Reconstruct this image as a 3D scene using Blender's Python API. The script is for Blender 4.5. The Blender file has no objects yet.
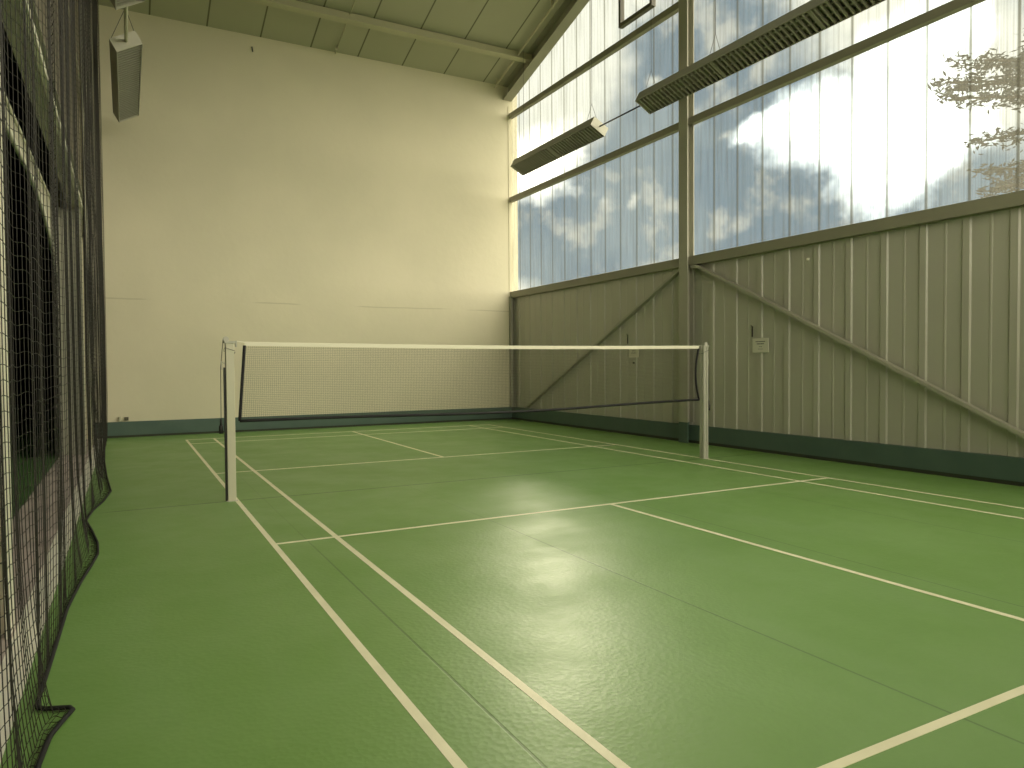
import bpy, bmesh, math, random
from mathutils import Vector, Matrix
R = math.radians
random.seed(7)
S = bpy.context.scene
C = S.collection

# ---------------------------------------------------------------- camera
cam_d = bpy.data.cameras.new('camera')
cam = bpy.data.objects.new('camera', cam_d); C.objects.link(cam)
yaw, pitch, roll = 0.493180, -0.0261272, -0.00711304
cy, sy, cp, sp = math.cos(yaw), math.sin(yaw), math.cos(pitch), math.sin(pitch)
f = Vector((sy*cp, cy*cp, sp)); r0 = Vector((cy, -sy, 0)); u0 = r0.cross(f)
rv = math.cos(roll)*r0 + math.sin(roll)*u0
uv = -math.sin(roll)*r0 + math.cos(roll)*u0
m = Matrix(((rv.x, uv.x, -f.x), (rv.y, uv.y, -f.y), (rv.z, uv.z, -f.z))).to_4x4()
m.translation = Vector((-0.9102, -7.4424, 1.3019))
cam.matrix_world = m
cam_d.sensor_width = 36.0
cam_d.lens = 717.2/1024*36
cam_d.clip_start = 0.05
cam_d.clip_end = 400
S.camera = cam
S.view_settings.view_transform = 'Standard'
S.view_settings.look = 'None'
S.view_settings.gamma = 1
S.view_settings.use_curve_mapping = False
S.view_settings.exposure = 0.50

# ---------------------------------------------------------------- node helpers
class NT:
    def __init__(s, tree): s.t = tree; s.n = tree.nodes; s.l = tree.links
    def node(s, typ, **kw):
        n = s.n.new(typ)
        for k, v in kw.items(): setattr(n, k, v)
        return n
    def put(s, sock, v):
        if isinstance(v, bpy.types.NodeSocket): s.l.new(v, sock)
        elif v is not None: sock.default_value = v
    def math(s, op, a, b=None, c=None, clamp=False):
        n = s.node('ShaderNodeMath', operation=op, use_clamp=clamp)
        s.put(n.inputs[0], a)
        if b is not None: s.put(n.inputs[1], b)
        if c is not None: s.put(n.inputs[2], c)
        return n.outputs[0]
    def mix(s, fac, a, b, mode='MIX'):
        n = s.node('ShaderNodeMix', data_type='RGBA', blend_type=mode)
        s.put(n.inputs[0], fac); s.put(n.inputs[6], a); s.put(n.inputs[7], b)
        return n.outputs[2]
    def ramp(s, v, a, b, x=0.0, y=1.0, smooth=True):
        n = s.node('ShaderNodeMapRange')
        if smooth: n.interpolation_type = 'SMOOTHSTEP'
        s.put(n.inputs[0], v); n.inputs[1].default_value = a; n.inputs[2].default_value = b
        n.inputs[3].default_value = x; n.inputs[4].default_value = y
        return n.outputs[0]
    def coords(s, scale=(1, 1, 1), kind='Object'):
        tc = s.node('ShaderNodeTexCoord'); mp = s.node('ShaderNodeMapping')
        mp.inputs['Scale'].default_value = scale
        s.l.new(tc.outputs[kind], mp.inputs[0]); return mp.outputs[0]
    def noise(s, vec, scale, detail=3, rough=.5):
        n = s.node('ShaderNodeTexNoise'); s.put(n.inputs['Vector'], vec)
        n.inputs['Scale'].default_value = scale; n.inputs['Detail'].default_value = detail
        n.inputs['Roughness'].default_value = rough
        return n.outputs['Fac']

# ---------------------------------------------------------------- sky
SUN_AZ, SUN_EL = R(30.0), R(16.4)
sun_dir = Vector((math.sin(SUN_AZ)*math.cos(SUN_EL), math.cos(SUN_AZ)*math.cos(SUN_EL), math.sin(SUN_EL)))
W = bpy.data.worlds.new('sky'); S.world = W; W.use_nodes = True
t = NT(W.node_tree); t.n.clear()
tc = t.node('ShaderNodeTexCoord'); D = tc.outputs['Generated']
def blob(az, el, r_in, r_out, flat=1.0, vec=None):
    """soft patch of sky round a compass direction; flat > 1 squeezes it vertically"""
    az, el = R(az), R(el)
    d = Vector((math.sin(az)*math.cos(el), math.cos(az)*math.cos(el), math.sin(el)))
    sb = t.node('ShaderNodeVectorMath', operation='SUBTRACT'); t.put(sb.inputs[0], vec); sb.inputs[1].default_value = d
    ml = t.node('ShaderNodeVectorMath', operation='MULTIPLY'); t.l.new(sb.outputs[0], ml.inputs[0]); ml.inputs[1].default_value = (1, 1, flat)
    ln = t.node('ShaderNodeVectorMath', operation='LENGTH'); t.l.new(ml.outputs[0], ln.inputs[0])
    return t.ramp(ln.outputs['Value'], r_in, r_out, 1, 0)
nz = t.node('ShaderNodeTexNoise'); t.l.new(D, nz.inputs['Vector']); nz.inputs['Scale'].default_value = 5.5; nz.inputs['Detail'].default_value = 5; nz.inputs['Roughness'].default_value = .55
c1 = t.node('ShaderNodeVectorMath', operation='SUBTRACT'); t.l.new(nz.outputs['Color'], c1.inputs[0]); c1.inputs[1].default_value = (.5, .5, .5)
c2 = t.node('ShaderNodeVectorMath', operation='SCALE'); t.l.new(c1.outputs[0], c2.inputs[0]); c2.inputs['Scale'].default_value = .30
c3 = t.node('ShaderNodeVectorMath', operation='ADD'); t.l.new(D, c3.inputs[0]); t.l.new(c2.outputs[0], c3.inputs[1])
DW = c3.outputs[0]                                  # wobbled direction: ragged cloud edges
soft = t.noise(D, 4.0, 5, .55)
fine = t.noise(D, 13.0, 4, .55)
BLUE = (.040, .135, .235, 1)
GREY = (.15, .235, .30, 1)
base = t.mix(t.ramp(soft, .42, .60), BLUE, GREY)
puff = t.math('MULTIPLY', t.ramp(fine, .50, .66), .55)
base = t.mix(puff, base, (.72, .68, .56, 1))
def cover(lst):
    c_ = None
    for a in lst:
        b_ = blob(*a, DW); c_ = b_ if c_ is None else t.math('MAXIMUM', c_, b_)
    return c_
# creamy veil of cloud high up and on the far left, then the blown-out cloud right of the column
veil = cover([(57, 24.5, .06, .16, 1.3), (50, 26.5, .02, .10, 1.2), (43.5, 27.5, .01, .08, 1.0), (31.5, 23.5, .06, .14, .8), (37, 27, .03, .09, 1.0), (28.0, 11, .015, .06, .4), (28.2, 7.5, .01, .05, .5),
              (46.8, 17.2, .005, .035, 1.4), (40.2, 18, .005, .03, 1.0), (37.5, 13.5, .0, .03, 1.4), (60, 17, .05, .14, 1.2)])
sky = t.mix(veil, base, (.90, .87, .74, 1))
cl = cover([(54.2, 16.3, .035, .12, 1.5), (57.0, 12.9, .02, .075, 1.1), (56.5, 19.5, .01, .08, 1.2), (50.0, 17.2, .01, .06, 2.0)])
sky = t.mix(cl, sky, (2.6, 2.68, 2.5, 1))
# brightness added to the unseen sky on the right, lights the far wall
sep = t.node('ShaderNodeSeparateXYZ'); t.l.new(D, sep.inputs[0])
side = t.ramp(t.math('MULTIPLY', sep.outputs[1], -1), -.34, -.02, 0, 1)
side = t.math('MULTIPLY', side, t.ramp(sep.outputs[0], .0, .2))
# sky behind the viewer: even brightness added to light the hall from behind
rear = t.ramp(t.math('MULTIPLY', sep.outputs[1], -1), .15, .45)
sky = t.mix(side, sky, (4.6, 4.15, 3.3, 1))
sky = t.mix(rear, sky, (4.7, 4.15, 3.25, 1))
glow = blob(30.6, 16.4, .01, .085, 1.0, DW)
sky = t.mix(glow, sky, (4.2, 3.9, 3.2, 1))
sky = t.mix(t.ramp(t.math('MULTIPLY', sep.outputs[2], -1), .0, .04), sky, (.10, .12, .06, 1))
bg = t.node('ShaderNodeBackground'); t.put(bg.inputs[0], sky); bg.inputs[1].default_value = 1.0
out = t.node('ShaderNodeOutputWorld'); t.l.new(bg.outputs[0], out.inputs[0])

sl = bpy.data.lights.new('sun', 'SUN'); sl.energy = 1.3; sl.angle = R(9.0); sl.color = (1.0, .86, .60)
so = bpy.data.objects.new('sun', sl); C.objects.link(so)
so.rotation_euler = (-sun_dir).to_track_quat('-Z', 'Y').to_euler()
so.location = (20, 25, 14)

# ---------------------------------------------------------------- materials
def mat(name, col, rough=.6, metal=0, var=None, vs=3.0, bump=0.0, bs=60, spec=None, vscale=(1, 1, 1)):
    mt = bpy.data.materials.new(name); mt.use_nodes = True
    q = NT(mt.node_tree); b = q.n['Principled BSDF']
    b.inputs['Roughness'].default_value = rough; b.inputs['Metallic'].default_value = metal
    if spec is not None: b.inputs['Specular IOR Level'].default_value = spec
    c = (*col, 1)
    if var:
        v = q.coords(vscale)
        q.put(b.inputs['Base Color'], q.mix(q.ramp(q.noise(v, vs, 4), .3, .7), c, (*var, 1)))
    else: b.inputs['Base Color'].default_value = c
    if bump:
        bp = q.node('ShaderNodeBump'); bp.inputs['Strength'].default_value = bump; bp.inputs['Distance'].default_value = .01
        q.l.new(q.noise(q.coords(), bs, 3), bp.inputs['Height']); q.l.new(bp.outputs[0], b.inputs['Normal'])
    return mt

M = {}
M['plaster'] = mat('plaster', (.77, .71, .53), .9, var=(.71, .66, .49), vs=.6, bump=.25, bs=9)
M['panel'] = mat('panel', (.47, .46, .38), .38, var=(.44, .43, .355), vs=.8, spec=.5)
M['leftpanel'] = mat('leftpanel', (.20, .17, .12), .6, var=(.18, .155, .11), vs=1.0)
M['steel'] = mat('steel', (.40, .39, .31), .5, var=(.37, .36, .285), vs=2)
M['roof'] = mat('roof', (.50, .495, .37), .6, var=(.47, .465, .35), vs=.7)
M['roofbeam'] = mat('roofbeam', (.50, .48, .33), .5)
M['rail'] = mat('rail', (.27, .26, .19), .5)
M['greenbase'] = mat('greenbase', (.075, .125, .10), .6, var=(.088, .14, .112), vs=2.5)
M['kick'] = mat('kick', (.035, .04, .025), .7)
M['line'] = mat('line', (.84, .80, .58), .5, var=(.77, .73, .52), vs=6)
M['concrete'] = mat('concrete', (.50, .43, .39), .8, var=(.34, .29, .27), vs=2.2, bump=.2, bs=40)
M['stripe'] = mat('stripe', (.80, .78, .68), .6)
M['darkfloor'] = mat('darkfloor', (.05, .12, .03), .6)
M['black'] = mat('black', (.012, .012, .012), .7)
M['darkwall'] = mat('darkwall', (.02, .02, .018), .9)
M['netcord'] = mat('netcord', (.022, .019, .014), .7)
M['hem'] = mat('hem', (.015, .015, .015), .8)
M['bnet'] = mat('bnet', (.06, .05, .03), .8)
M['tape'] = mat('tape', (.86, .82, .66), .7)
M['ropeblack'] = mat('ropeblack', (.008, .008, .010), .7)
M['postpaint'] = mat('postpaint', (.60, .575, .44), .4)
M['alu'] = mat('alu', (.50, .49, .41), .4)
M['dark'] = mat('dark', (.03, .03, .028), .5)
M['lamp'] = mat('lamp', (.30, .295, .23), .5)
M['lampcap'] = mat('lampcap', (.62, .60, .50), .5)
M['louvre'] = mat('louvre', (.33, .325, .26), .4)
M['reflector'] = mat('reflector', (.16, .16, .13), .4)
M['wire'] = mat('wire', (.05, .05, .045), .5)
M['pipe'] = mat('pipe', (.55, .53, .38), .4)
M['paper'] = mat('paper', (.72, .70, .58), .8)
M['ink'] = mat('ink', (.13, .13, .11), .8)
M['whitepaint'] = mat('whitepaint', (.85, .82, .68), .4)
M['tarp'] = mat('tarp', (.55, .52, .40), .7)
M['bark'] = mat('bark', (.05, .04, .03), .9, bump=.5, bs=8)
M['leaf'] = mat('leaf', (.015, .022, .025), .8)
M['soil'] = mat('soil', (.08, .12, .04), .95, var=(.12, .13, .06), vs=.4)
M['frame'] = mat('frame', (.10, .09, .06), .5)

# sports floor: green vinyl with welded seams and a fine dimpled grain
def floor_mat():
    mt = bpy.data.materials.new('sports_floor'); mt.use_nodes = True
    q = NT(mt.node_tree); b = q.n['Principled BSDF']
    v = q.coords()
    sx = q.node('ShaderNodeSeparateXYZ'); q.l.new(v, sx.inputs[0]); X, Y = sx.outputs[0], sx.outputs[1]
    n1 = q.noise(v, .9, 5, .6); n2 = q.noise(q.coords((1, .25, 1)), 3.0, 4)
    col = q.mix(q.ramp(n1, .35, .7), (.158, .295, .072, 1), (.182, .320, .094, 1))
    col = q.mix(q.math('MULTIPLY', q.ramp(n2, .45, .8), .35), col, (.205, .34, .13, 1))
    # seams at x = .26 + 1.5 k and across under the net
    px = q.math('ABSOLUTE', q.math('SUBTRACT', q.math('FLOORED_MODULO', q.math('SUBTRACT', X, .26-.75), 1.5), .75))
    sm = q.ramp(px, .0035, .008, 1, 0)
    sm = q.math('MULTIPLY', sm, q.ramp(Y, -3.2, -1.0, .6, .18))
    sy_ = q.ramp(q.math('ABSOLUTE', q.math('ADD', Y, .03)), .008, .018, 1, 0)
    sm = q.math('MAXIMUM', sm, sy_)
    sm = q.math('MULTIPLY', sm, q.ramp(X, -1.2, -1.0))
    col = q.mix(q.math('MULTIPLY', sm, .75), col, (.03, .07, .02, 1))
    q.put(b.inputs['Base Color'], col)
    b.inputs['Specular IOR Level'].default_value = .45
    rg = q.ramp(q.noise(q.coords(), 1.3, 5, .65), .3, .7, .40, .50)
    q.put(b.inputs['Roughness'], rg)
    vo = q.node('ShaderNodeTexVoronoi'); q.put(vo.inputs['Vector'], q.coords()); vo.inputs['Scale'].default_value = 42
    hb = q.math('ADD', q.math('MULTIPLY', q.noise(q.coords(), 30, 2), .6), q.math('MULTIPLY', vo.outputs['Distance'], .8))
    hb = q.math('SUBTRACT', hb, q.math('MULTIPLY', sm, 1.2))
    bp = q.node('ShaderNodeBump'); bp.inputs['Strength'].default_value = .14; bp.inputs['Distance'].default_value = .006
    q.put(bp.inputs['Height'], hb); q.l.new(bp.outputs[0], b.inputs['Normal'])
    return mt
M['floor'] = floor_mat()

# ribbed translucent sheet: lets the sky through, scatters the rest
def sheet_mat():
    mt = bpy.data.materials.new('ribbed_sheet'); mt.use_nodes = True
    q = NT(mt.node_tree); q.n.clear()
    v = q.coords(); sx = q.node('ShaderNodeSeparateXYZ'); q.l.new(v, sx.inputs[0]); Y = sx.outputs[1]
    stre = q.noise(q.coords((0, 1, .02)), 26, 3, .6)
    fine = q.noise(q.coords((0, 1, .01)), 90, 1, .5)
    ribs = q.math('FLOORED_MODULO', Y, .0308)
    rb = q.ramp(q.math('ABSOLUTE', q.math('SUBTRACT', ribs, .0154)), .009, .0154, 0, 1)
    d = q.math('ABSOLUTE', q.math('SUBTRACT', q.math('FLOORED_MODULO', q.math('ADD', Y, -.14+.245), .49), .245))
    seam = q.ramp(d, .010, .020, 1, 0)
    seam2 = q.ramp(q.math('ABSOLUTE', q.math('SUBTRACT', d, .12)), .004, .01, .18, 0)
    dark = q.math('ADD', q.math('MULTIPLY', q.ramp(stre, .48, .72), .27), q.math('MULTIPLY', rb, .15))
    dark = q.math('ADD', dark, q.math('MULTIPLY', q.ramp(fine, .45, .75), .18))
    dark = q.math('MAXIMUM', q.math('MAXIMUM', dark, q.math('MULTIPLY', seam, .72)), seam2)
    tcol = q.mix(dark, (.93, .96, .97, 1), (.28, .29, .25, 1))
    tr = q.node('ShaderNodeBsdfTransparent'); q.put(tr.inputs[0], tcol)
    tl = q.node('ShaderNodeBsdfTranslucent'); tl.inputs[0].default_value = (.90, .86, .72, 1)
    df = q.node('ShaderNodeBsdfDiffuse'); df.inputs[0].default_value = (.75, .75, .68, 1)
    m1 = q.node('ShaderNodeMixShader'); m1.inputs[0].default_value = .45; q.l.new(tl.outputs[0], m1.inputs[1]); q.l.new(df.outputs[0], m1.inputs[2])
    m2 = q.node('ShaderNodeMixShader'); m2.inputs[0].default_value = .11
    q.l.new(tr.outputs[0], m2.inputs[1]); q.l.new(m1.outputs[0], m2.inputs[2])
    o = q.node('ShaderNodeOutputMaterial'); q.l.new(m2.outputs[0], o.inputs[0])
    return mt
M['sheet'] = sheet_mat()

# roof sheets with joints every metre
def roof_mat():
    mt = M['roof']; q = NT(mt.node_tree); b = q.n['Principled BSDF']
    src = b.inputs['Base Color'].links[0].from_socket
    v = q.coords(); sx = q.node('ShaderNodeSeparateXYZ'); q.l.new(v, sx.inputs[0])
    d = q.math('ABSOLUTE', q.math('SUBTRACT', q.math('FLOORED_MODULO', q.math('SUBTRACT', sx.outputs[0], .60-.5), 1.0), .5))
    q.put(b.inputs['Base Color'], q.mix(q.ramp(d, .008, .022, .85, 0), src, (.09, .085, .05, 1)))
roof_mat()

# plaster wall: faint course line at 2.6 m and hairline marks
def plaster_mat():
    mt = M['plaster']; q = NT(mt.node_tree); b = q.n['Principled BSDF']
    src = b.inputs['Base Color'].links[0].from_socket
    v = q.coords(); sx = q.node('ShaderNodeSeparateXYZ'); q.l.new(v, sx.inputs[0])
    wob = q.math('MULTIPLY', q.noise(q.coords((1, 1, 0)), .8, 2), .06)
    d = q.math('ABSOLUTE', q.math('SUBTRACT', q.math('ADD', sx.outputs[2], wob), 2.63))
    ln = q.math('MULTIPLY', q.ramp(d, .004, .02, .4, 0), q.ramp(q.noise(q.coords((.6, 1, 1)), 1.2, 3), .4, .55))
    q.put(b.inputs['Base Color'], q.mix(ln, src, (.42, .38, .24, 1)))
plaster_mat()

# ---------------------------------------------------------------- mesh helpers
def tag(o, label=None, cat=None, group=None, kind=None):
    if label: o['label'] = label
    if cat: o['category'] = cat
    if group: o['group'] = group
    if kind: o['kind'] = kind
    return o
def empty(name, loc, label, cat, group=None, rot=(0, 0, 0)):
    o = bpy.data.objects.new(name, None); C.objects.link(o); o.location = loc; o.rotation_euler = rot
    o.empty_display_size = .1
    return tag(o, label, cat, group)
class MB:
    def __init__(s): s.v = []; s.f = []
    def add(s, vs, fs):
        k = len(s.v); s.v += [tuple(p) for p in vs]; s.f += [tuple(i+k for i in q) for q in fs]; return s
    def box(s, x0, x1, y0, y1, z0, z1):
        return s.add([(x0, y0, z0), (x1, y0, z0), (x1, y1, z0), (x0, y1, z0), (x0, y0, z1), (x1, y0, z1), (x1, y1, z1), (x0, y1, z1)],
                     [(3, 2, 1, 0), (4, 5, 6, 7), (0, 1, 5, 4), (1, 2, 6, 5), (2, 3, 7, 6), (3, 0, 4, 7)])
    def prism(s, poly, axis, a, b):
        """poly in the two other axes (order y,z / x,z / x,y), extruded from a to b"""
        def P(p, w):
            return {'x': (w, p[0], p[1]), 'y': (p[0], w, p[1]), 'z': (p[0], p[1], w)}[axis]
        n = len(poly); vs = [P(p, a) for p in poly]+[P(p, b) for p in poly]
        return s.add(vs, [tuple(range(n))[::-1], tuple(range(n, 2*n))]+[(i, (i+1) % n, n+(i+1) % n, n+i) for i in range(n)])
    def beam(s, p, q, w, h, up=(0, 0, 1)):
        p, q = Vector(p), Vector(q); d = (q-p).normalized(); up = Vector(up)
        sd = d.cross(up).normalized(); up2 = sd.cross(d)
        c = [(-w/2, -h/2), (w/2, -h/2), (w/2, h/2), (-w/2, h/2)]
        vs = [p+sd*a+up2*b for a, b in c]+[q+sd*a+up2*b for a, b in c]
        return s.add(vs, [(0, 1, 2, 3), (7, 6, 5, 4), (0, 4, 5, 1), (1, 5, 6, 2), (2, 6, 7, 3), (3, 7, 4, 0)])
    def tube(s, pts, r, n=8, caps=True):
        pts = [Vector(p) for p in pts]; base = len(s.v)
        prev = None
        for i, p in enumerate(pts):
            d = (pts[min(i+1, len(pts)-1)]-pts[max(i-1, 0)]).normalized()
            a = Vector((0, 0, 1)) if abs(d.z) < .9 else Vector((1, 0, 0))
            if prev is not None and (prev-prev.dot(d)*d).length > .1: a = prev
            e1 = (a-a.dot(d)*d).normalized(); e2 = d.cross(e1); prev = e1
            for k in range(n):
                t_ = 2*math.pi*k/n; s.v.append(tuple(p+(e1*math.cos(t_)+e2*math.sin(t_))*r))
        for i in range(len(pts)-1):
            for k in range(n):
                a = base+i*n+k; b = base+i*n+(k+1) % n
                s.f.append((a, b, b+n, a+n))
        if caps:
            s.f.append(tuple(range(base, base+n))[::-1]); e = base+(len(pts)-1)*n; s.f.append(tuple(range(e, e+n)))
        return s
    def build(s, name, m_, parent=None, bevel=0, smooth=False):
        me = bpy.data.meshes.new(name); me.from_pydata(s.v, [], s.f); me.update()
        bm = bmesh.new(); bm.from_mesh(me)
        if len(bm.faces) < 60000: bmesh.ops.recalc_face_normals(bm, faces=bm.faces)
        if bevel: bmesh.ops.bevel(bm, geom=list(bm.edges), offset=bevel, segments=2, affect='EDGES', profile=.6)
        bm.to_mesh(me); bm.free()
        if smooth: me.polygons.foreach_set('use_smooth', [True]*len(me.polygons))
        o = bpy.data.objects.new(name, me); C.objects.link(o); me.materials.append(M[m_])
        if parent: o.parent = parent
        return o
def st(o): o['kind'] = 'structure'; return o

# ---------------------------------------------------------------- the hall
YB, YF, XR, XL = 7.85, -8.05, 7.35, -1.50      # far wall, wall behind the viewer, right wall, left wall
RS = .28                                        # roof slope
def zr(y): return 7.96+RS*(YB-abs(y)) if y >= 0 else 7.96+RS*(YB-abs(y))
ZR0 = zr(0)

fl = st(MB().box(-1.30, 7.45, YF-.2, YB+.1, -.12, 0).build('floor', 'floor'))
for i, (x0, x1, y0, y1) in enumerate([(0, .04, -6.7, 6.7), (6.06, 6.10, -6.7, 6.7), (.46, .50, -6.7, 6.7), (5.60, 5.64, -6.7, 6.7),
        (3.03, 3.07, -6.7, -1.98), (3.03, 3.07, 1.98, 6.7), (0, 6.1, -2.02, -1.98), (0, 6.1, 1.98, 2.02),
        (0, 6.1, -5.94, -5.90), (0, 6.1, 5.90, 5.94), (0, 6.1, -6.70, -6.66), (0, 6.1, 6.66, 6.70)]):
    MB().box(x0, x1, y0, y1, -.004, .0008+.00008*i).build('court_line', 'line', fl)
st(MB().box(-1.42, -1.30, YF-.2, YB+.1, -.12, .002).build('trim_1', 'stripe'))
st(MB().box(-1.80, -1.42, YF-.2, YB+.1, -.12, .004).build('floor_walkway', 'concrete'))
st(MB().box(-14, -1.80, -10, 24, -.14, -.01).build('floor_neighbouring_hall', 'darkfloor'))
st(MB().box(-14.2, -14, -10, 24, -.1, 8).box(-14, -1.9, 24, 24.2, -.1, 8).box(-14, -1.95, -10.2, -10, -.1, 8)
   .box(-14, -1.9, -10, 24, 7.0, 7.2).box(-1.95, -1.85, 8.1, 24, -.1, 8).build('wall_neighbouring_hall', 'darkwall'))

st(MB().box(-2.0, 7.5, YB, YB+.2, 0, 8.3).build('wall_back', 'plaster'))
st(MB().box(-2.0, 7.5, YF-.2, YF, 0, 3.0).box(-2.0, 7.5, YF-.2, YF, 7.6, 8.1).build('wall_front', 'plaster'))
st(MB().box(-2.0, 7.4, YF-.11, YF-.094, 3.0, 7.6).build('added_window_rear', 'sheet'))  # unseen glazed strip, added to brighten the hall from behind the viewer
# left wall: panel above the long opening, short bay beyond the far column
st(MB().prism([(YF, 3.925), (YB, 3.925), (YB, zr(YB)-.01), (0, ZR0-.01), (YF, zr(YF)-.01)], 'x', XL-.12, XL)
   .box(XL-.3, XL-.18, 5.28, YB, 0, 3.69).box(XL-.3, XL, YF, -7.2, 0, 3.69).build('wall_left', 'leftpanel'))

# right wall: ribbed metal sheet up to the sill
prof = [(XR+.03, -8.05)]
y = .13-.493*17
def addp(x, yy):
    if -8.05 < yy < 7.84: prof.append((x, yy))
while y < 7.9:
    for dx, dy in ((.018, 0), (0, .016), (0, .092), (.018, .108), (.018, .272), (.013, .282), (.013, .300), (.018, .31)):
        addp(XR+dx-.0, y+dy)
    y += .493
prof.append((XR+.03, 7.84)); prof += [(XR+.12, 7.84), (XR+.12, -8.05)]
st(MB().prism(prof, 'z', .28, 3.0).build('wall_right', 'panel'))
# translucent glazing, three bays
def bay(name, y0, y1):
    pts = [(y0, 3.02), (y1, 3.02), (y1, zr(y1)-.02)]
    if y0 < 0 < y1: pts.append((0, ZR0-.02))
    pts.append((y0, zr(y0)-.02))
    return st(MB().prism(pts, 'x', XR+.002, XR+.018).build(name, 'sheet'))
bay('window_1', 1.75, 7.84); bay('window_2', -4.35, 1.75); bay('window_3', -8.05, -4.35)
# opening vent set in the glazing
vw = empty('vent_window', (XR, 3.06, 7.6), 'small dark framed vent window high in the translucent glazing', 'window')
b = MB()
for a in ((-.50, -.44, -.03, .95), (.40, .46, -.03, .95), (-.44, .40, -.03, .04), (-.44, .40, .88, .95)):
    b.box(-.06, .03, a[0], a[1], a[2], a[3])
b.build('window_frame', 'frame', vw)

# roof: two slopes of sheets
ro = MB()
for s_ in (1, -1):
    y1 = (YB+.2)*s_ if s_ > 0 else YF-.2
    z1 = 7.96-RS*(abs(y1)-YB)
    ro.prism([(0, ZR0), (y1, z1), (y1, z1+.12), (0, ZR0+.12)], 'x', -1.9, 7.6)
st(ro.build('ceiling', 'roof'))

# green upstand at the foot of the walls
st(MB().box(-1.45, 7.30, YB-.03, YB, .04, .295).build('baseboard_back', 'greenbase'))
st(MB().box(XR-.06, XR+.1, YF, YB-.03, .045, .295).build('baseboard_right', 'greenbase'))
st(MB().box(XR-.055, XR+.1, YF, YB-.02, 0, .045).box(-1.45, XR-.055, YB-.022, YB, 0, .04).build('trim_2', 'kick'))
# corner trim
st(MB().box(7.25, 7.31, YB-.012, YB, 3.06, 7.50).build('trim_3', 'plaster'))
cp_ = MB().box(7.24, 7.35, YB-.012, YB, .295, 2.95).box(7.24, 7.252, YB-.09, YB, .295, 2.95).box(7.34, 7.352, YB-.09, YB, .295, 2.95).build('trim_4', 'steel'); st(cp_)

# steel frame -------------------------------------------------------
def h_column(name, x0, x1, yc, w, z0, z1, label, m_, foot=None):
    """H section: flanges parallel to the wall, web between"""
    c = empty(name, ((x0+x1)/2, yc, 0), label, 'column')
    cx = (x0+x1)/2
    g = MB().box(x0-cx, x0-cx+.016, -w/2, w/2, z0, z1).box(x1-cx-.016, x1-cx, -w/2, w/2, z0, z1).box(x0-cx+.016, x1-cx-.016, -.006, .006, z0, z1)
    g.build('shaft', m_, c)
    if foot:
        g = MB().box(x0-cx-.003, x0-cx+.019, -w/2-.003, w/2+.003, 0, foot).box(x0-cx+.019, x1-cx-.016, -.009, .009, 0, foot)
        tag(g.build('painted_foot', 'greenbase', c), 'green painted foot')
    return c
h_column('steel_column', 7.20, 7.345, 1.665, .21, .34, zr(1.66)-.40, 'tall grey steel column with green foot standing between the two glazed bays', 'steel', .34)
h_column('steel_column', 7.20, 7.345, -4.40, .21, .34, zr(4.4)-.40, 'grey steel column at the near end of the right wall, outside the right picture edge', 'steel', .34)

def wall_rail(name, z, y0, y1, w, h, label, xc=7.312):
    o = MB().box(-w/2, w/2, 0, y1-y0, -h/2, h/2).build(name, 'rail', bevel=.006); o.location = (xc, y0, z)
    return tag(o, label, 'rail', None)
g = 'horizontal steel rails across the glazing'
for z, n in ((5.27, 'lower'), (7.26, 'upper')):
    tag(wall_rail('glazing_rail', z, 1.845, 7.83, .10, .115, f'{n} grey steel rail crossing the glazing between the far corner and the column'), group=g)
tag(wall_rail('glazing_rail', 5.27, -4.26, 1.635, .10, .115, 'long grey steel rail crossing the right glazed bay under the nearest ceiling lamp'), group=g)
for y0, y1, n in ((1.845, 7.84, 'far'), (-4.26, 1.635, 'near')):
    tag(wall_rail('sill_beam', 2.995, y0, y1, .13, .15, f'wide grey steel sill under the {n} glazed bay', 7.33), None, 'beam', 'sill beams on the right wall')
wall_rail('sill_beam', 2.995, -8.0, -4.46, .13, .15, 'grey steel sill beyond the near right column', 7.33)

# diagonal braces
def brace(p, q, label, stub=None):
    o = empty('diagonal_brace', p, label, 'brace', 'diagonal wall braces')
    P = Vector(p); q = Vector(q)-P
    MB().beam((0, 0, 0), q, .045, .066, (1, 0, 0)).build('bar', 'steel', o)
    MB().beam(Vector((-.04, 0, 0)), q+Vector((-.04, 0, 0)), .035, .012, (1, 0, 0)).build('flange', 'steel', o)
    if stub: MB().beam((0, 0, 0), Vector(stub)-P, .05, .09, (1, 0, 0)).build('bracket', 'steel', o)
brace((7.305, 7.10, .33), (7.305, 1.80, 2.90), 'diagonal steel brace rising from the far corner to the column')
brace((7.300, 1.40, 2.88), (7.300, -3.86, .32), 'diagonal steel brace falling from the column towards the near right', (7.300, 1.55, 2.89))

# rafter along the gable and purlins
for s_, lab in ((1, 'grey steel rafter following the roof slope above the glazing'), (-1, 'grey steel rafter on the near slope of the gable')):
    a = MB(); ye = 7.84*s_
    za, zb = ZR0, zr(ye)
    def sl_(x0, x1, o0, o1): a.prism([(0, za-o1), (ye, zb-o1), (ye, zb-o0), (0, za-o0)], 'x', x0, x1)
    sl_(7.11, 7.345, .325, .34); sl_(7.25, 7.26, .016, .325); sl_(7.11, 7.345, 0.002, .016)
    tag(a.build('gable_rafter', 'steel'), lab, 'rafter')
for yy, lab in ((6.72, 'pale steel purlin under the roof nearest the far wall'), (4.75, 'second pale purlin from the far wall, above the picture edge')):
    o = MB().box(0, 7.24+1.48, -.06, .06, -.15, 0).box(0, 7.24+1.48, -.065, .065, -.162, -.15).build('roof_purlin', 'roofbeam')
    o.location = (-1.48, yy, zr(yy)-.022); o.rotation_euler = (-math.atan(RS), 0, 0); tag(o, lab, 'beam')
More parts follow.
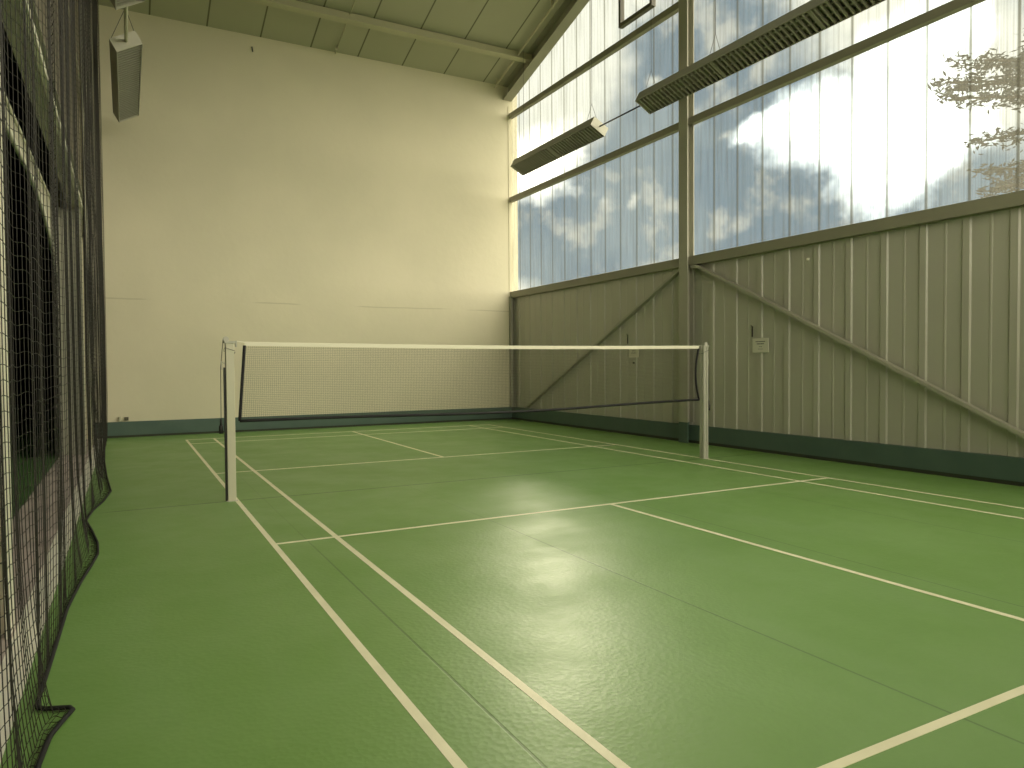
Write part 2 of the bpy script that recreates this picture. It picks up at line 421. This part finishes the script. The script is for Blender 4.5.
# conduit pipes under the roof, following the slope
def conduit(x, y0, y1, drop, r, label):
    o = empty('roof_conduit', (x, y1, zr(y1)-drop), label, 'pipe', 'conduits under the roof')
    d = Vector((0, y0-y1, zr(y0)-zr(y1)))
    MB().tube([(0, 0, 0), d], r, 10).build('pipe', 'pipe', o, smooth=True)
    for k in (.02, .35, .68):
        p = d*k; MB().box(-.03, .03, p.y-.012, p.y+.012, p.z-.03, p.z+drop-.002).build('clip', 'pipe', o)
conduit(6.86, .3, 7.78, .13, .022, 'long pale conduit pipe running down the roof slope beside the gable rafter')
conduit(3.10, .3, 7.80, .06, .012, 'thin dark conduit running down the middle of the roof slope')

# ---------------------------------------------------------------- hanging lamps
TILT = R(29)
LZ = 5.76
def lamp(x, y0, y1, side, label, mods, wires):
    """side +1: right row (louvres face left and down), -1: left row"""
    L = y1-y0
    o = empty('hanging_lamp', (x, y0, LZ), label, 'lamp', 'hanging fluorescent lamps')
    a = TILT*side
    def P(px, py, pz):           # local section -> tilted
        return (px*math.cos(a)+pz*math.sin(a), py, -px*math.sin(a)+pz*math.cos(a))
    w, h = .36/2, .185
    def sec(mb, x0, x1, ya, yb, z0, z1):
        mb.add([P(x0, ya, z0), P(x1, ya, z0), P(x1, yb, z0), P(x0, yb, z0), P(x0, ya, z1), P(x1, ya, z1), P(x1, yb, z1), P(x0, yb, z1)],
               [(3, 2, 1, 0), (4, 5, 6, 7), (0, 1, 5, 4), (1, 2, 6, 5), (2, 3, 7, 6), (3, 0, 4, 7)])
    hb = MB(); sec(hb, -w, w, .012, L-.012, h/2-.012, h/2); sec(hb, -w, -w+.012, .012, L-.012, -h/2, h/2-.012); sec(hb, w-.012, w, .012, L-.012, -h/2, h/2-.012)
    hb.build('housing', 'lamp', o)
    for ya in (0, L-.012):
        e = MB(); sec(e, -w, w, ya, ya+.012, -h/2, h/2); e.build('end_cap', 'lampcap', o)
    rf = MB(); sec(rf, -w+.014, w-.014, .014, L-.014, h/2-.07, h/2-.062); rf.build('reflector', 'reflector', o)
    tb = MB()
    ml = L/mods
    for k in range(mods):
        for sx_ in (-.07, .07):
            tb.tube([P(sx_, k*ml+.06, h/2-.10), P(sx_, (k+1)*ml-.06, h/2-.10)], .013, 8)
    tb.build('tube', 'lampcap', o, smooth=True)
    lv = MB(); n = int(L/.088)
    for k in range(1, n):
        ya = k*L/n; sec(lv, -w+.013, w-.013, ya-.011, ya+.011, -h/2+.002, -h/2+.04)
    for k in range(1, mods): sec(lv, -w+.013, w-.013, k*ml-.016, k*ml+.016, -h/2, -h/2+.052)
    lv.build('louvre', 'louvre', o)
    for wy in wires:
        e1 = Vector(P(-w, wy, h/2)); e2 = Vector(P(w, wy, h/2)); ap = Vector((0, wy, .50))
        ww = MB(); ww.tube([e1, ap], .004, 5).tube([e2, ap], .004, 5)
        Y = y0+wy; ww.tube([ap, (0, wy, zr(Y)-LZ-.03)], .004, 5); ww.build('hanging_wire', 'wire', o)
    return o
lamp(6.98, 3.70, 6.86, 1, 'lamp hanging in the glare in the far right corner, pale end cap visible', 2, (.25, 2.9))
lamp(6.98, -2.9, 2.38, 1, 'long louvred lamp hanging along the right glazing in front of the column', 3, (.3, 1.6, 3.6, 5.1))
ll = lamp(-.83, 3.76, 6.95, -1, 'lamp hanging by the netting at top left, seen end on against the far wall', 2, (.12, 2.8))
lamp(-.83, -.4, 2.47, -1, 'lamp at the very top left edge, only its far underside showing', 2, (.3, 2.8))
def link_rod(p, q, r, m_, label):
    o = MB().tube([(0, 0, 0), Vector(q)-Vector(p)], r, 8).build('lamp_conduit', m_, smooth=True); o.location = p
    tag(o, label, 'pipe')
link_rod((6.98, 2.39, LZ), (6.98, 3.69, LZ), .014, 'wire', 'thin dark rod joining the two lamps of the right row')
link_rod((-.83, 2.48, LZ+.0), (-.83, 3.75, LZ+.0), .022, 'pipe', 'pale rod joining the two lamps of the left row')

# ---------------------------------------------------------------- badminton net and posts
def post(x, side, label, m_):
    o = empty('net_post', (x, 0, 0), label, 'post', 'badminton net posts')
    w = .038 if side < 0 else .044
    # fluted square tube: profile with a groove in each face
    pr = []
    for k in range(4):
        c, s_ = math.cos(k*math.pi/2), math.sin(k*math.pi/2)
        for px, py in ((-w+.004, -w), (w-.004, -w)) if side < 0 else ((-w+.006, -w), (-.010, -w), (-.008, -w+.010), (.008, -w+.010), (.010, -w), (w-.006, -w), (w, -w+.006)):
            pr.append((px*c-py*s_, px*s_+py*c))
    MB().prism(pr, 'z', 0, 1.535).build('shaft', m_, o)
    MB().box(-.05, .05, -.05, .05, 1.535, 1.555).box(-.062*side-.006, -.062*side+.006, -.02, .02, 1.50, 1.56).build('top_cap', 'alu', o)
    MB().box(-.05, .05, -.052, .052, 0, .006).build('foot_plate', 'alu', o)
    if side < 0: tag(MB().box(-.057, -.0385, -.020, .020, .004, 1.30).build('outer_strip', 'dark', o), 'dark strip up the outer side')  # thin dark strip set on the outer face
    pl = MB().tube([(side*.03, -.012, 1.575), (side*.03, .012, 1.575)], .026, 14).build('pulley', 'alu', o)
    # line coming over the pulley and down the outer side to a tensioner
    MB().tube([(side*.056, 0, 1.57), (side*.082, 0, 1.3), (side*.086, 0, .72)], .003, 6).build('tension_cord', 'dark', o)
    t_ = MB().tube([(side*.088, 0, .80), (side*.088, 0, .74)], .010, 10).tube([(side*.088, 0, .74), (side*.088, 0, .72), (side*.088, 0, .66)], .020, 10).build('tensioner', 'dark', o, smooth=True)
    cl_ = MB().box(min(0, side*.044)+side*.0, max(0, side*.044)+0, -.015, .015, 1.33, 1.35).tube([(side*.05, -.03, 1.34), (side*.075, 0, 1.36), (side*.075, 0, 1.28), (side*.05, 0, 1.29)], .006, 6)
    cl_.build('rope_hook', 'alu', o)
    MB().tube([(-side*.045, -.0485, 1.46), (side*.045, -.0485, 1.49), (side*.0485, .0, 1.48), (side*.045, .0485, 1.46), (-side*.045, .0485, 1.44), (-side*.0485, 0, 1.44), (-side*.045, -.0485, 1.45)], .0025, 5).build('rope_wrap', 'dark', o)
    return o
post(-.025, -1, 'white square net post in front of the far left wall', 'postpaint')
post(6.09, 1, 'fluted aluminium net post at the right sideline', 'alu')

NX0, NX1 = .115, 5.995
def top_z(u): return 1.545-.018*math.sin(math.pi*u)
def bot_z(u): return .775+.035*u-.035*math.sin(math.pi*u)+.008*math.sin(9*u)
nt = empty('badminton_net', (NX0, 0, 0), 'badminton net stretched across the green court between the two posts', 'net')
def side_x(u, v):    # v 0 top .. 1 bottom; ends are drawn inward/outward
    l = -.055*v
    r_ = -.045*math.sin(math.pi*v)*1.2
    x = (NX1-NX0)*u
    return x+l*(1-u)**12+r_*u**12
nu, nv = 320, 41
ms = MB()
def NP(u, v):
    z = top_z(u)-.03+(bot_z(u)-top_z(u)+.03)*v
    return Vector((side_x(u, v), .006*math.sin(7*u+3*v), z))
rr = .0009
def ribbon(mb, pts, r, hor):
    k = len(mb.v)
    for p in pts:
        for c in range(3):
            a_ = 2*math.pi*c/3
            if hor: mb.v.append((p.x, p.y+r*math.cos(a_), p.z+r*math.sin(a_)))
            else: mb.v.append((p.x+r*math.cos(a_), p.y+r*math.sin(a_), p.z))
    for i in range(len(pts)-1):
        for c in range(3):
            a_ = k+i*3+c; b_ = k+i*3+(c+1) % 3
            mb.f.append((a_, b_, b_+3, a_+3))
for i in range(nu+1): ribbon(ms, [NP(i/nu, j/6) for j in range(7)], rr, False)
for j in range(nv+1): ribbon(ms, [NP(i/80, j/nv) for i in range(81)], rr, True)
ms.build('mesh', 'bnet', nt)
tp = MB()
n = 60
for i in range(n):
    a_, b_ = i/n, (i+1)/n
    xa, xb = side_x(a_, 0), side_x(b_, 0)
    tp.add([(xa, -.006, top_z(a_)-.034), (xb, -.006, top_z(b_)-.034), (xb, -.006, top_z(b_)), (xa, -.006, top_z(a_)),
            (xa, .006, top_z(a_)-.034), (xb, .006, top_z(b_)-.034), (xb, .006, top_z(b_)), (xa, .006, top_z(a_))],
           [(0, 1, 2, 3), (7, 6, 5, 4), (3, 2, 6, 7), (4, 5, 1, 0)])
tp.build('top_tape', 'tape', nt)
MB().tube([(-.085, 0, 1.556), (0, 0, 1.545)]+[(side_x(i/20, 0), 0, top_z(i/20)+.002) for i in range(21)]+[(NX1-NX0+.042, 0, 1.556)], .004, 6).build('top_cord', 'tape', nt)
MB().tube([NP(i/60, 1) for i in range(61)], .015, 8).build('bottom_rope', 'ropeblack', nt, smooth=True)
MB().tube([NP(0, j/20) for j in range(21)], .015, 8).build('side_rope', 'ropeblack', nt, smooth=True)
MB().tube([NP(1, j/20) for j in range(21)], .014, 8).build('side_rope', 'ropeblack', nt, smooth=True)

# ---------------------------------------------------------------- left side: columns, beam, valance
h_column('steel_column', -1.79, -1.47, 5.16, .20, 0.004, 3.68, 'far steel column standing behind the dark netting near the far wall', 'steel')
nc = h_column('steel_column', -1.75, -1.43, -3.19, .20, 0.004, 3.68, 'near column with a pale sunlit edge behind the netting at the left picture edge', 'whitepaint')  # light on its edge put in by painting the whole column pale
bm_ = empty('lintel_beam', (-1.58, YF, 3.70), 'long steel beam over the opening behind the netting, running away along the left side', 'beam')
Lb = YB-YF
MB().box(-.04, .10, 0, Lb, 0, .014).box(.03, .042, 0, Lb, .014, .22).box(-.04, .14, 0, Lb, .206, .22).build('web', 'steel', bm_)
MB().box(.10, .14, 0, Lb, -.01, .05).build('painted_lit_edge', 'whitepaint', bm_)  # light along the flange edge, put in as pale paint
# hanging valance strip beyond the opening, scooped lower edge
va = MB(); n = 60
ys = [-7.0+12.0*i/n for i in range(n+1)]
def zl(yy):
    e = max(0, (yy-.5)/4.4)
    return 3.37-.70*e**3.2
for i in range(n):
    a_, b_ = ys[i], ys[i+1]
    va.add([(-1.78, a_, zl(a_)), (-1.78, b_, zl(b_)), (-1.78, b_, 3.60), (-1.78, a_, 3.60), (-1.80, a_, zl(a_)), (-1.80, b_, zl(b_)), (-1.80, b_, 3.60), (-1.80, a_, 3.60)],
           [(0, 1, 2, 3), (7, 6, 5, 4), (0, 4, 5, 1), (3, 2, 6, 7)])
vr = empty('valance', (0, 0, 0), 'pale strip with a scooped lower edge hanging under the beam behind the netting', 'valance')
va.build('sheet', 'tarp', vr)
MB().tube([(-1.775, a_, zl(a_)) for a_ in ys], .028, 8).build('lower_hem', 'whitepaint', vr, smooth=True)
MB().tube([(-1.77, a_, 3.60) for a_ in ys], .014, 8).build('upper_hem', 'whitepaint', vr, smooth=True)
for yy, lab in ((5.75, 'pale vertical pipe on the left wall just beyond the far column'), (6.6, 'pale vertical pipe on the left wall nearest the far corner')):
    o = MB().tube([(0, 0, 0), (0, 0, 7.8)], .03, 10).build('wall_pipe', 'pipe', smooth=True); o.location = (-1.44, yy, .004); tag(o, lab, 'pipe')
o = MB().tube([(0, -7.4, 0), (0, 7.4, 0)], .006, 6).build('net_cable', 'pipe', smooth=True); o.location = (-1.32, .3, 4.62); tag(o, 'thin pale cable running along behind the netting above the beam', 'cable')

# ---------------------------------------------------------------- divider netting
hem = [(7.62, -1.258), (7.0, -1.25), (5.6, -1.235), (4.0, -1.20), (2.4, -1.14), (1.17, -1.076), (.55, -1.13), (.1, -1.20), (-.4, -1.235), (-.9, -1.17),
       (-1.35, -1.12), (-1.7, -1.108), (-2.0, -1.134), (-2.45, -1.18), (-2.93, -1.214), (-3.6, -1.225), (-4.12, -1.236), (-4.22, -1.232), (-4.27, -1.105), (-4.36, -1.135), (-4.48, -1.170),
       (-4.68, -1.186), (-5.2, -1.19), (-5.9, -1.16), (-6.9, -1.18)]
hp = [Vector((x_, y_, 0)) for y_, x_ in hem]
cum = [0]
for i in range(1, len(hp)): cum.append(cum[-1]+(hp[i]-hp[i-1]).length)
def hem_at(s_):
    s_ *= cum[-1]
    for i in range(1, len(cum)):
        if s_ <= cum[i] or i == len(cum)-1:
            k = (s_-cum[i-1])/(cum[i]-cum[i-1]); return hp[i-1].lerp(hp[i], min(1, max(0, k)))
def sstep(a_, b_, x_): 
    x_ = min(1, max(0, (x_-a_)/(b_-a_))); return x_*x_*(3-2*x_)
def gather(yy, z):
    """folds of the hanging net: displacement in x"""
    d_ = .012*math.sin(yy*7.3+.35*math.sin(z*1.1))+.009*math.sin(yy*15.1+1.0+.25*z)
    d_ += .010*math.sin(yy*38+.5*z)*sstep(-3.35, -3.1, yy)*(1-sstep(-2.75, -2.5, yy))
    d_ += .028*math.sin(yy*23+.4*math.sin(z*.8))*sstep(5.4, 6.4, yy)
    d_ += .022*math.sin(yy*9.5+.3*z)*sstep(-.8, .6, yy)*(1-sstep(3.5, 4.5, yy))
    return d_
def make_net():
    Ly = 14.52; nU = 330; H = 7.9; dz = .05; nV = int(H/dz)
    P = []
    for i in range(nU+1):
        u_ = i/nU; h_ = hem_at(u_)
        yb = 7.62-Ly*u_
        col_ = []
        xb = -1.245
        lay = (Vector((h_.x, h_.y, 0))-Vector((xb, h_.y, 0))).length
        # rows from the floor contact upward
        for j in range(nV+1):
            z = j*dz
            k = math.exp(-z/.30)
            yy = yb+(h_.y-yb)*math.exp(-z/.9)
            base = -1.235+.015*math.sin(yb*1.7)
            if yb > 5: base -= .012
            x_ = base+(xb-base)*k+gather(yb, z)*(1-.6*k)
            x_ += (h_.x-xb)*.55*k
            x_ = min(x_, -1.06)
            col_.append(Vector((x_, yy, z+.012)))
        # the part lying on the floor out to the hem
        foot_ = []
        for j in (1, 2, 3):
            q_ = col_[0].lerp(Vector((h_.x, h_.y, .008)), j/3)
            q_.z = .008+.018*abs(math.sin(i*.9+j*1.7))*(1-j/3)
            foot_.append(q_)
        P.append(list(reversed(foot_))+col_)
    vs = []; fs = []
    def strand(pts, r):
        k0 = len(vs)
        for idx, p in enumerate(pts):
            d_ = pts[min(idx+1, len(pts)-1)]-pts[max(idx-1, 0)]
            if abs(d_.z) > .6*d_.length: e1, e2 = (1, 0, 0), (0, 1, 0)
            elif abs(d_.y) > abs(d_.x): e1, e2 = (1, 0, 0), (0, 0, 1)
            else: e1, e2 = (0, 1, 0), (0, 0, 1)
            for c in range(3):
                a_ = 2.0944*c+.5; ca, sa = r*math.cos(a_), r*math.sin(a_)
                vs.append((p.x+ca*e1[0]+sa*e2[0], p.y+ca*e1[1]+sa*e2[1], p.z+ca*e1[2]+sa*e2[2]))
        for i in range(len(pts)-1):
            for c in range(3):
                a_ = k0+i*3+c; b_ = k0+i*3+(c+1) % 3
                fs.append((a_, b_, b_+3, a_+3))
    for i in range(nU+1): strand(P[i][:50]+P[i][50::3], .0018)
    for j in range(len(P[0])):
        strand([P[i][j]-Vector((0, 0, .006*math.sin(i*1.3))) for i in range(nU+1)], .0016)
    me = bpy.data.meshes.new('netting'); me.from_pydata(vs, [], fs); me.update()
    o = empty('divider_net', (-1.24, 7.62, 0), 'dark divider netting hanging in folds along the left side of the court', 'net')
    q_ = bpy.data.objects.new('netting', me); C.objects.link(q_); me.materials.append(M['netcord']); q_.parent = o; q_.matrix_parent_inverse = Matrix.Translation((1.24, -7.62, 0))
    hm = MB().tube([P[i][0]+Vector((0, 0, .004)) for i in range(nU+1)], .009, 7).build('hem_rope', 'hem', o, smooth=True); hm.matrix_parent_inverse = Matrix.Translation((1.24, -7.62, 0))
    ed = MB().tube([P[0][j] for j in range(len(P[0]))], .022, 7).build('edge_rope', 'hem', o, smooth=True); ed.matrix_parent_inverse = Matrix.Translation((1.24, -7.62, 0))
    tc_ = MB().tube([P[i][-1] for i in range(0, nU+1, 3)], .008, 7).build('top_cord', 'hem', o, smooth=True); tc_.matrix_parent_inverse = Matrix.Translation((1.24, -7.62, 0))
make_net()

# ---------------------------------------------------------------- small things on the walls
def notice(y0, y1, z0, z1, label, lines, xs=XR-.012):
    o = empty('paper_notice', (xs, (y0+y1)/2, (z0+z1)/2), label, 'notice')
    w, h = (y1-y0)/2, (z1-z0)/2
    MB().box(-.004, .004, -w, w, -h, h).build('sheet', 'paper', o)
    for zc, ww, hh in lines:        # print too small to read: rows of word-sized marks
        tx = MB(); x_ = -ww/2; rnd = random.Random(int(zc*999+50))
        tx.box(-.0055, -.004, -ww/2, ww/2, zc-hh*.12, zc+hh*.12)
        while x_ < ww/2-.01:
            l_ = min(rnd.uniform(.012, .035), ww/2-x_); tx.box(-.0056, -.004, x_, x_+l_, zc-hh/2, zc+hh/2); x_ += l_+.006
        tx.build('printed_line', 'ink', o)
    return o
notice(0.0, .30, 1.465, 1.675, 'paper notice with four lines of print on the ribbed wall right of the net', [(.055, .18, .012), (.022, .13, .014), (-.02, .06, .008), (-.055, .09, .006)])
notice(3.01, 3.29, 1.43, 1.635, 'paper notice on the ribbed wall seen through the right end of the net', [(.02, .10, .01), (-.02, .14, .012)])
def hook(y, z0, z1, label):
    o = MB().box(-.008, .008, -.006, .006, 0, z1-z0).tube([(-.008, 0, z1-z0), (-.03, 0, z1-z0+.01)], .006, 6).build('wall_hook', 'dark'); o.location = (XR-.006, y, z0); tag(o, label, 'hook')
hook(.315, 1.70, 1.86, 'thin dark hanger strip above the right paper notice')
hook(3.34, 1.69, 1.86, 'thin dark hanger strip above the paper notice behind the net')
o = MB().tube([(0, 0, 0), (-.02, 0, 0)], .018, 10).build('wall_plug', 'dark'); o.location = (XR+.003, 3.16, 1.33); tag(o, 'small dark plug on the wall below the notice behind the net', 'plug')
o = MB().tube([(0, 0, 0), (-.02, 0, 0)], .02, 10).build('wall_screw', 'whitepaint'); o.location = (XR+.02, -.66, 2.73); tag(o, 'tiny white plug high on the ribbed wall left of the long brace', 'plug')
o = empty('wall_bracket', (-.96, YB-.02, .30), 'small dark two-piece bracket on the green upstand by the netting', 'bracket')
MB().box(-.09, -.05, -.03, .018, 0, .09).build('clip', 'pipe', o); MB().box(0, .07, -.03, .018, .02, .08).build('box', 'frame', o)
o = MB().tube([(0, 0, 0), (0, -.03, 0), (.01, -.04, -.10)], .012, 6).build('wall_hook', 'dark'); o.location = (1.43, YB, 7.72); tag(o, 'tiny dark hook high on the far plaster wall below the roof', 'hook')

# ---------------------------------------------------------------- outside
g_ = MB().box(7.9, 160, -120, 160, -.5, -.2).box(-60, 7.9, -120, -10.5, -.5, -.2).build('ground', 'soil'); st(g_)
def tree():
    o = empty('conifer', (20.3, .6, -.2), 'dark tree outside, its branches reaching into the right edge of the glazing', 'tree')
    tr = MB(); lf = MB(); rnd = random.Random(3)
    tr.tube([(0, 0, 0), (.1, 0, 3), (-.05, .1, 6), (.1, 0, 9), (.1, 0, 11)], .16, 10)
    def spray(p, d, L, n):
        for _ in range(n):
            k = rnd.random()**.8; c = p+d*L*k+Vector((rnd.gauss(0, .15), rnd.gauss(0, .15), rnd.gauss(0, .12)))*(.5+L*.3)
            a_ = Vector((rnd.gauss(0, 1), rnd.gauss(0, 1), rnd.gauss(0, .5))).normalized()*rnd.uniform(.05, .15)
            b_ = Vector((rnd.gauss(0, 1), rnd.gauss(0, 1), rnd.gauss(0, 1))).cross(a_).normalized()*rnd.uniform(.015, .04)
            lf.add([c-a_, c+b_, c+a_, c-b_], [(0, 1, 2, 3)])
    def branch(p, d, L, n):
        q = p+d*L; tr.tube([p, p+d*L*.5+Vector((0, 0, .05)), q], .03, 5)
        for i in range(9):
            k = .2+.8*i/8; s_ = p+d*L*k
            dd = (d*.8+Vector((rnd.gauss(0, .45), rnd.gauss(0, .45), rnd.gauss(0, .22)))).normalized()
            l2 = L*rnd.uniform(.18, .38)*(1.2-.6*k); tr.tube([s_, s_+dd*l2], .012, 4); spray(s_, dd, l2, n)
    for z, L, az in ((9.2, 2.4, 150), (8.8, 3.2, 140), (8.4, 3.6, 150), (8.1, 3.9, 135), (7.7, 4.0, 142), (7.9, 3.6, 165), (8.5, 3.4, 120), (7.3, 3.0, 120), (5.9, 2.9, 140), (5.5, 3.1, 150), (5.2, 2.6, 165), (4.8, 3.0, 130), (6.2, 2.5, 120),
                     (9.4, 1.8, 140), (8.6, 2.0, 120), (7.7, 2.8, 20), (6.5, 2.8, -40), (8.5, 2.2, 60), (5.5, 3.0, 70), (3.5, 3.0, 200), (3.2, 3.2, 100), (9.8, 1.5, 250), (7.2, 2.6, 260), (5.4, 3, 290)):
        a_ = R(az); branch(Vector((0, 0, z)), Vector((math.cos(a_), math.sin(a_), rnd.uniform(-.05, .12))).normalized(), L, 46)
    tr.build('trunk', 'bark', o)
    lf.build('foliage', 'leaf', o)
tree()
